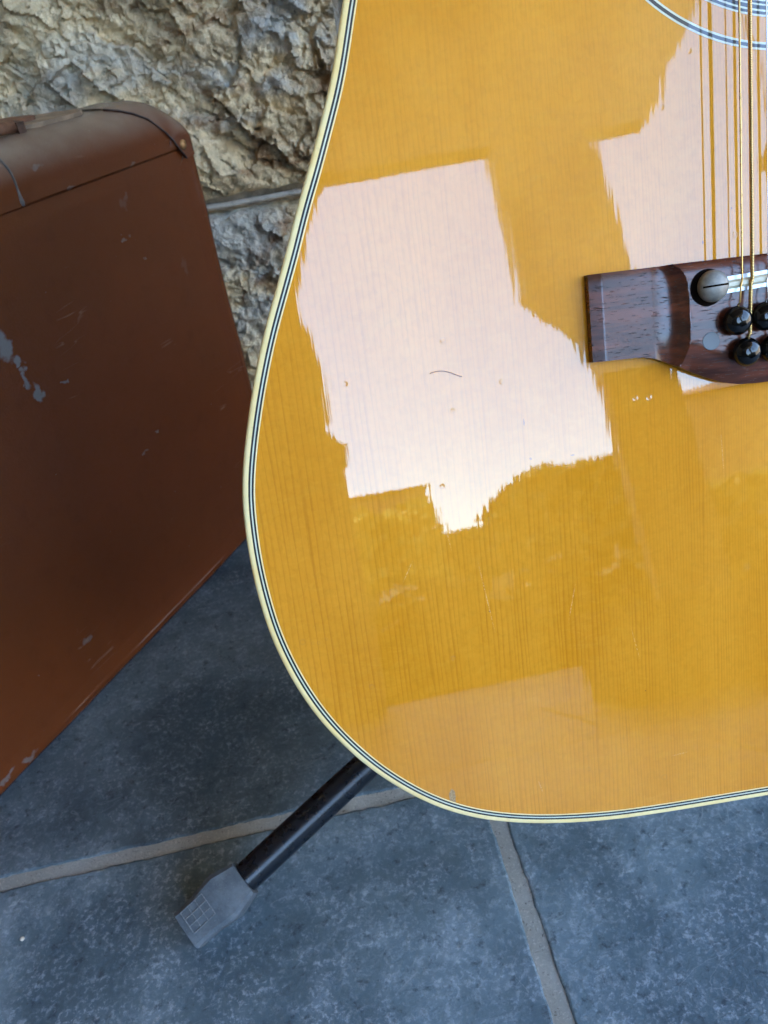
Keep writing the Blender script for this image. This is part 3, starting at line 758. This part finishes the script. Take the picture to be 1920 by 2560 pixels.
# soundboard with the soundhole cut out
SH = Vector((GX0, 0.153)); RH = 0.0505
bm = bmesh.new()
o1 = [bm.verts.new((q.x, q.y, 0)) for q in off(0.0046)]
o2 = [bm.verts.new((SH.x + RH * cos(2 * pi * i / 96), SH.y + RH * sin(2 * pi * i / 96), 0)) for i in range(96)]
es = [bm.edges.new((L_[i], L_[(i + 1) % len(L_)])) for L_ in (o1, o2) for i in range(len(L_))]
bmesh.ops.triangle_fill(bm, use_beauty=True, use_dissolve=False, edges=es, normal=(0, 0, 1))
for fc in bm.faces:
    if fc.normal.z < 0: fc.normal_flip()
me = bpy.data.meshes.new('soundboard'); bm.to_mesh(me); bm.free(); me.materials.append(M_spruce)
link(bpy.data.objects.new('soundboard', me), gt)
def annulus(name, r0, r1, mat, parent, z=0.00006, k=160):
    v = [(SH.x + r * cos(2 * pi * i / k), SH.y + r * sin(2 * pi * i / k), z) for r in (r0, r1) for i in range(k)]
    return obj(name, v, [(i, (i + 1) % k, k + (i + 1) % k, k + i) for i in range(k)], mat, parent)
ros = annulus('rosette', 0.0767 - 0.00055, 0.0767 + 0.00055, M_black, gt)
for a, b, mt in ((0.0755, 0.07615, M_white), (0.07725, 0.0779, M_white), (0.0672, 0.0678, M_white), (0.0663, 0.0672, M_black), (0.0657, 0.0663, M_white), (0.0645, 0.0657, M_black), (0.0640, 0.0645, M_white), (0.0632, 0.0640, M_black), (0.0627, 0.0632, M_white),
                 (0.0562, 0.0567, M_white), (0.0552, 0.0562, M_black), (0.0547, 0.0552, M_white)):
    annulus('ring', a, b, mt, ros)

# bridge
YB = [(-.0870, -.0204), (-.0711, -.0206), (-.0675, -.0209), (-.0638, -.0219), (-.0600, -.0235), (-.0566, -.0253), (-.0515, -.0279), (-.0464, -.0303), (-.0404, -.0328), (-.0366, -.0338), (-.0330, -.0345), (-.0280, -.0348), (-.0095, -.0349)]
RD = [(.0095, -.0586), (.0075, -.0560), (.0050, -.0546), (.0024, -.0539), (-.0043, -.0534), (-.0125, -.0533), (-.0192, -.0539), (-.0239, -.0553), (-.0265, -.0575)]
def interp(tab, q):
    tab = sorted(tab)
    if q <= tab[0][0]: return tab[0][1]
    for (a, b), (c, d) in zip(tab, tab[1:]):
        if q <= c:
            f = (q - a) / (c - a); return b + (d - b) * f
    return tab[-1][1]
def bh(x, y):
    ax = GX0 - abs(x - GX0)          # mirrored onto the left half
    rd = interp(RD, y)
    e = ax + 0.0866
    if ax < rd:
        wing = 0.0044
        if e < 0.0045: wing = 0.0034 + (0.0044 - 0.0034) * (e / 0.0045)
        s0 = -0.0645
        if ax > s0:
            f = (ax - s0) / (rd - s0); wing += (0.0092 - 0.0044) * (0.30 * f ** 1.5 + 0.70 * f ** 5)
        h = wing
    else:
        h = 0.0092 - 0.0006 * math.exp(-(ax - rd) / 0.0012) * 0 
    db = y - interp(YB, ax); dt = 0.0095 - y
    if ax > -0.064:
        f = min(1, max(0, db / 0.0105)); kx = min(1, (ax + 0.064) / 0.012)
        h -= kx * 0.0048 * (1 - f) ** 1.7
    f = min(1, max(0, dt / 0.004))
    h -= min(h * .3, 0.0016 * (1 - f) ** 2 * (1 if ax > rd else 0.3))
    return max(h, 0.001)
def build_bridge():
    xs = []
    x = -0.0866
    while x < GX0:
        xs.append(x); x += 0.0004 if (-0.066 < x < -0.050 or x < -0.080) else 0.0010
    xs += [GX0] + [2 * GX0 - q for q in xs[::-1]]
    NV = 90; v = []; f = []; m = len(xs)
    def row(fz, fi):
        for x in xs:
            yb = interp(YB, GX0 - abs(x - GX0)); yt = 0.0095
            y = yb + (yt - yb) * fi
            v.append((x, y, 0.0 if fz else bh(x, y)))
    row(True, 0)
    for j in range(NV + 1): row(False, j / NV)
    row(True, 1)
    R = NV + 3
    for j in range(R - 1):
        for i in range(m - 1): f.append((j * m + i, j * m + i + 1, (j + 1) * m + i + 1, (j + 1) * m + i))
    # end walls, slightly raked
    for i, sg in ((0, -1), (m - 1, 1)):
        base = len(v)
        for j in range(NV + 1):
            q = v[(j + 1) * m + i]; v.append((q[0] + sg * 0.0001, q[1], 0.0))
        for j in range(NV): f.append(((j + 1) * m + i, (j + 2) * m + i, base + j + 1, base + j))
    return obj('bridge', v, f, M_rose, gt, smooth=True, auto=28)
bridge = build_bridge()
M_pin = plain('black_pin', (0.003, 0.003, 0.0035), 0.07, spec=0.38, var=0.0)
M_bolt = plain('dull_steel', (0.22, 0.205, 0.175), 0.5, 0.35, var=0.18, sc=500, bump=0.15, bd=0.0002)
M_hole_shade = plain('recess_shade', (0.008, 0.005, 0.004), 0.9, spec=0.0)
M_bone = plain('bone_saddle', (0.66, 0.60, 0.42), 0.35, spec=0.5, var=0.12, sc=200)
M_steel = plain('bright_steel', (0.46, 0.49, 0.52), 0.36, 1.0, var=0.05, sc=500)
M_dot = plain('grey_inlay', (0.085, 0.095, 0.10), 0.38, spec=0.6)
def pin(x, y):
    prof = [(0.0030, 0.0), (0.0032, 0.0012), (0.0046, 0.0016), (0.0050, 0.0026), (0.0049, 0.0036), (0.0043, 0.0048), (0.0032, 0.0057), (0.0018, 0.0062), (0.0002, 0.0063)]
    o = MB().lathe(prof, 28).build('bridge_pin', M_pin, bridge, smooth=True, auto=50)
    o.location = (x, y, bh(x, y) - 0.0002); return o
p0 = pin(-0.0378, -0.0118)
pins = [(-0.0378, -0.0118)]
for i in range(6):
    for (x, y) in ((-0.0378 + 0.0101 * i, -0.0118 + 0.0003 * i), (-0.0346 + 0.0099 * i, -0.0229 + 0.0001 * i)):
        if (x, y) == (-0.0378, -0.0118): continue
        c = p0.copy(); COL.objects.link(c); c.parent = bridge; c.location = (x, y, bh(x, y) - 0.0002)
def bolt(x, y, rz):
    r0 = MB().lathe([(0.0062, 0.0), (0.0062, 0.00035)], 32).build('bolt_recess_shade', M_hole_shade, bridge); r0.location = (x - 0.0008, y - 0.0002, bh(x, y) - 0.00005)  # raised black disc painting the shade of a recess round the bolt
    # domed head with a raised black strip painting the shade of its slot
    v = []; f = []; n = 40; R = 0.0053
    rows = [(1.0, 0.0014), (1.0, 0.0026), (0.97, 0.0032), (0.9, 0.0039), (0.75, 0.0046), (0.55, 0.0051), (0.3, 0.0054), (0.02, 0.0055)]
    b = MB().lathe([(0.0026, -0.001), (0.0026, 0.0013)] + [(R * a, z) for a, z in rows], 44)
    o = b.build('bolt', M_bolt, bridge, smooth=True, auto=45); o.location = (x, y, bh(x, y)); o.rotation_euler = (0, 0, rz)
    pts = [(R * 0.995 * q, 0, interp(rows, abs(q)) + 0.00005) for q in [-1 + i / 12 for i in range(25)]]
    sl = MB()
    for i in range(24):
        (xa, _, za), (xb, _, zb) = pts[i], pts[i + 1]
        hw = 0.00032
        sl.add([(xa, -hw, za), (xb, -hw, zb), (xb, hw, zb), (xa, hw, za), (xa, -hw, za - .0006), (xb, -hw, zb - .0006), (xb, hw, zb - .0006), (xa, hw, za - .0006)], [(0, 1, 2, 3), (0, 4, 5, 1), (2, 6, 7, 3)])
    sl.build('slot', M_hole_shade, o)
bolt(-0.0460, 0.0006, radians(2)); bolt(0.0270, 0.0036, radians(40))
# adjustable saddle: bone blade between two steel strips
def slant(name, y0, y1, z0, z1, x0, x1, mat, n=24, rnd=0.0):
    v = []; f = []
    for i in range(n + 1):
        x = x0 + (x1 - x0) * i / n; dy = 0.052 * (x + 0.0404)
        hb = bh(x, 0.0)
        cr = [(y0, 0), (y0, z1 - rnd), (y0 + rnd, z1), (y1 - rnd, z1), (y1, z1 - rnd), (y1, 0)] if rnd else [(y0, 0), (y0, z1), (y1, z1), (y1, 0)]
        for (yy, zz) in cr: v.append((x, yy + dy, hb + zz - 0.0001))
    k = 6 if rnd else 4
    for i in range(n):
        for j in range(k - 1): f.append((i * k + j, i * k + j + 1, (i + 1) * k + j + 1, (i + 1) * k + j))
    f.append(tuple(range(k))); f.append(tuple(range(n * k, n * k + k)))
    return obj(name, v, f, mat, bridge, smooth=bool(rnd), auto=40)
slant('saddle', -0.0010, 0.0019, 0, 0.0024, -0.0420, 0.0215, M_bone, rnd=0.0008)
slant('saddle_strip', 0.0019, 0.0032, 0, 0.0012, -0.0410, 0.0215, M_steel)
slant('saddle_strip', -0.0023, -0.0010, 0, 0.0012, -0.0410, 0.0215, M_steel)
d = MB().lathe([(0.0031, 0), (0.0031, 0.00025), (0.0029, 0.0003), (0.0002, 0.0003)], 28).build('inlay_dot', M_dot, bridge); d.location = (-0.0461, -0.0178, bh(-0.0461, -0.0178) - 0.0001)
d = d.copy(); COL.objects.link(d); d.parent = bridge; d.location = (0.0271, -0.0178, bh(-0.0461, -0.0178) - 0.0001)

# strings: octave string then wound string of each pair
M_gold = plain('bronze_string', (0.52, 0.33, 0.10), 0.28, 1.0, var=0.1, sc=400)
M_plain = plain('steel_string', (0.62, 0.63, 0.66), 0.2, 1.0, var=0.05, sc=400)
def mat_wound():
    t = NT('wound_string'); o = t.obj()
    wv = t.n('TexWave', {'Vector': o, 'Scale': 628.0, 'Distortion': 0.0}, 1, wave_type='BANDS', bands_direction='Y')
    c = t.mix(wv, (0.26, 0.14, 0.045), (0.80, 0.56, 0.22))
    t.set(color=c, rough=0.25, metal=1.0, normal=t.bump(wv, 0.6, 0.00012)); return t.m
M_wound = mat_wound()
SH_ = 0.0123
def string(pin_xy, sx, r, mat, top=0.36):
    px, py = pin_xy; hb = bh(px, py); sy = 0.0008 + 0.052 * (sx + 0.0404)
    nx = GX0 + (sx - GX0) * 0.80
    pts = [(nx, 0.66, SH_ + 0.001), (sx + (nx - sx) * 0.3, 0.20, SH_ + 0.0002), (sx, sy + 0.004, SH_), (sx, sy + 0.0004, SH_ - 0.0001), (sx - (sx - px) * 0.10, sy - 0.0014, SH_ - 0.0007),
           (px + (sx - px) * 0.3, py + 0.0062, hb + 0.0036), (px, py + 0.0036, hb + 0.0012), (px, py + 0.0020, hb - 0.0008)]
    MB().tube(pts, r, 10).build('string', mat, gt, smooth=True)
gauge = [(0.00030, M_gold, 0.00066, M_wound), (0.00023, M_plain, 0.00052, M_wound), (0.0002, M_plain, 0.00043, M_wound), (0.00014, M_plain, 0.0003, M_wound), (0.0002, M_plain, 0.0002, M_plain), (0.00015, M_plain, 0.00015, M_plain)]
for i in range(6):
    a, ma, b, mb = gauge[i]
    x1 = -0.0361 + 0.0093 * i; x2 = -0.0325 + 0.0090 * i
    string((-0.0378 + 0.0101 * i, -0.0118 + 0.0003 * i), x1, a, ma)
    string((-0.0346 + 0.0099 * i, -0.0229 + 0.0001 * i), x2, b, mb)
# neck, fingerboard, headstock (above the picture)
fb = MB()
fb.add([(GX0 - .029, .215, .0005), (GX0 + .029, .215, .0005), (GX0 + .023, .655, .0005), (GX0 - .023, .655, .0005), (GX0 - .029, .215, .007), (GX0 + .029, .215, .007), (GX0 + .023, .655, .007), (GX0 - .023, .655, .007)],
       [(0, 3, 2, 1), (4, 5, 6, 7), (0, 1, 5, 4), (1, 2, 6, 5), (2, 3, 7, 6), (3, 0, 4, 7)])
fb.build('fingerboard', M_ebony, gt)
MB().tube([(GX0, .305, -.011), (GX0, .45, -.008), (GX0, .66, -.006)], [.027, .023, .021], 14).build('neck', M_mahog, gt, smooth=True, auto=60)
MB().box((GX0 - .036, .662, -.016), (GX0 + .036, .86, -.001)).build('headstock', M_mahog, gt)
MB().box((GX0 - .023, .655, .0), (GX0 + .023, .661, .0118)).build('nut', M_bone, gt)

# a stray fibre lying on the soundboard
M_fib = plain('brown_fibre', (0.36, 0.15, 0.05), 0.6)
base = gt.matrix_world.copy()
pts = []
for i in range(22):
    f = i / 21; x = -0.1443 + 0.0112 * f; y = -0.0174 - 0.0017 * (f ** 1.6) + 0.0008 * sin(f * 4.2)
    pts.append(base @ Vector((x, y, 0.00022)))
fib = MB().tube(pts, 0.00013, 5).build('fibre', M_fib, smooth=True)
tag(fib, 'tiny curved brown fibre lying on the guitar top left of the bridge', 'fibre')

# ------------------------------------------------------------------ GUITAR STAND
stand = empty('guitar_stand', (0.19, 0.40, 0)); tag(stand, 'black tubular tripod guitar stand with grey rubber feet under the guitar', 'guitar stand')
def sadd(o): o.matrix_parent_inverse = Matrix.Translation((-0.19, -0.40, 0)); return o
M_tube = plain('black_enamel_tube', (0.006, 0.008, 0.012), 0.28, spec=0.42, var=0.2, sc=150, bump=0.1, bd=0.0003)
def mat_rubber():
    t = NT('grey_rubber'); o = t.obj()
    a = t.noise(o, 90, 5, 0.65); b = t.noise(o, 900, 3)
    c = t.mix(t.step(a, 0.3, 0.7), (0.070, 0.085, 0.098), (0.125, 0.145, 0.160))
    c = t.mix(t.math('MULTIPLY', t.step(b, 0.55, 0.75), 0.35), c, (0.20, 0.21, 0.21))
    t.set(color=c, rough=0.6, spec=0.35, normal=t.bump(t.math('ADD', b, t.math('MULTIPLY', a, 2)), 0.3, 0.0006)); return t.m
M_rubber = mat_rubber()
M_grid = plain('worn_rubber_ribs', (0.165, 0.18, 0.185), 0.7, var=0.3, sc=900)
HUB = Vector((0.19, 0.395, 0.105))
def foot_leg(tip, top, roll=radians(-28)):
    tip = Vector(tip); d = (Vector(top) - tip).normalized()
    a = tip + d * 0.030
    leg = sadd(MB().tube([a - d * 0.012, a, a + d * 0.08, Vector(top)], 0.0087, 20).build('leg', M_tube, stand, smooth=True))
    side = d.cross(Vector((0, 0, 1))).normalized(); up = side.cross(d).normalized()
    side, up = side * cos(roll) + up * sin(roll), up * cos(roll) - side * sin(roll)
    prof = [(-0.007, 0.0108), (-0.0065, 0.0116), (0.006, 0.0119), (0.0075, 0.0123), (0.0185, 0.0138), (0.0200, 0.0138), (0.0315, 0.0108), (0.0325, 0.0104), (0.0325, 0.009)]
    v = []; f = []; k = 32
    for s, r in prof:
        for j in range(k):
            th = 2 * pi * (j + 0.5) / k + pi / 4 * 0
            c_, s_ = cos(th), sin(th); e = 0.30
            rr = r / max(abs(c_), abs(s_)) ** 0.82
            v.append(tip + d * s + side * (rr * c_) + up * (rr * s_))
    for i in range(len(prof) - 1):
        for j in range(k): f.append((i * k + j, i * k + (j + 1) % k, (i + 1) * k + (j + 1) % k, (i + 1) * k + j))
    f.append(tuple(range(k))); f.append(tuple(range((len(prof) - 1) * k, len(prof) * k)))
    ft = obj('rubber_foot', v, f, M_rubber, leg, smooth=True, auto=30)
    m = MB()                      # moulded grid of fine ribs on the upper face
    for q in (-0.0085, -0.0042, 0.0001, 0.0044):
        m.tube([tip + d * (-0.003) + side * q + up * 0.01185, tip + d * 0.0068 + side * q + up * 0.0122, tip + d * 0.0115 + side * q + up * 0.0129], 0.0003, 6)
    for s, h in ((-0.003, 0.01185), (0.0018, 0.0119), (0.0066, 0.0122), (0.0115, 0.0129)):
        m.tube([tip + d * s - side * 0.0085 + up * h, tip + d * s + side * 0.0044 + up * h], 0.0003, 6)
    r_ = m.build('moulded_grid', M_grid, leg)
    return leg
foot_leg((-0.1185, 0.2440, 0.0135), HUB)
foot_leg((0.495, 0.255, 0.0135), HUB)
foot_leg((0.19, 0.72, 0.0135), HUB)
sadd(MB().tube([HUB - Vector((0, 0, 0.02)), HUB + Vector((0, 0.05, 0.35))], 0.009, 14).build('upright', M_tube, stand, smooth=True))
yk = [(0.09, 0.20, 0.135), (0.09, 0.215, 0.115), (0.10, 0.30, 0.088), (0.15, 0.385, 0.09), (0.19, 0.395, 0.092), (0.24, 0.385, 0.09), (0.30, 0.30, 0.086), (0.31, 0.215, 0.112), (0.31, 0.20, 0.13)]
sadd(MB().tube([(x + 0, max(y, 0.30), min(z, 0.088)) for x, y, z in yk], 0.006, 10).build('yoke', M_tube, stand, smooth=True))

# tiny crumb of grit on the slate
cr = MB().lathe([(0.0002, 0), (0.0012, 0.0004), (0.0013, 0.0011), (0.0006, 0.0018), (0.0001, 0.0019)], 8).build('grit', plain('pale_grit', (0.7, 0.62, 0.5), 0.7), smooth=True)
cr.location = (-0.2262, 0.2655, -0.0002); tag(cr, 'tiny pale grain of grit on the slate at the lower left', 'grit')
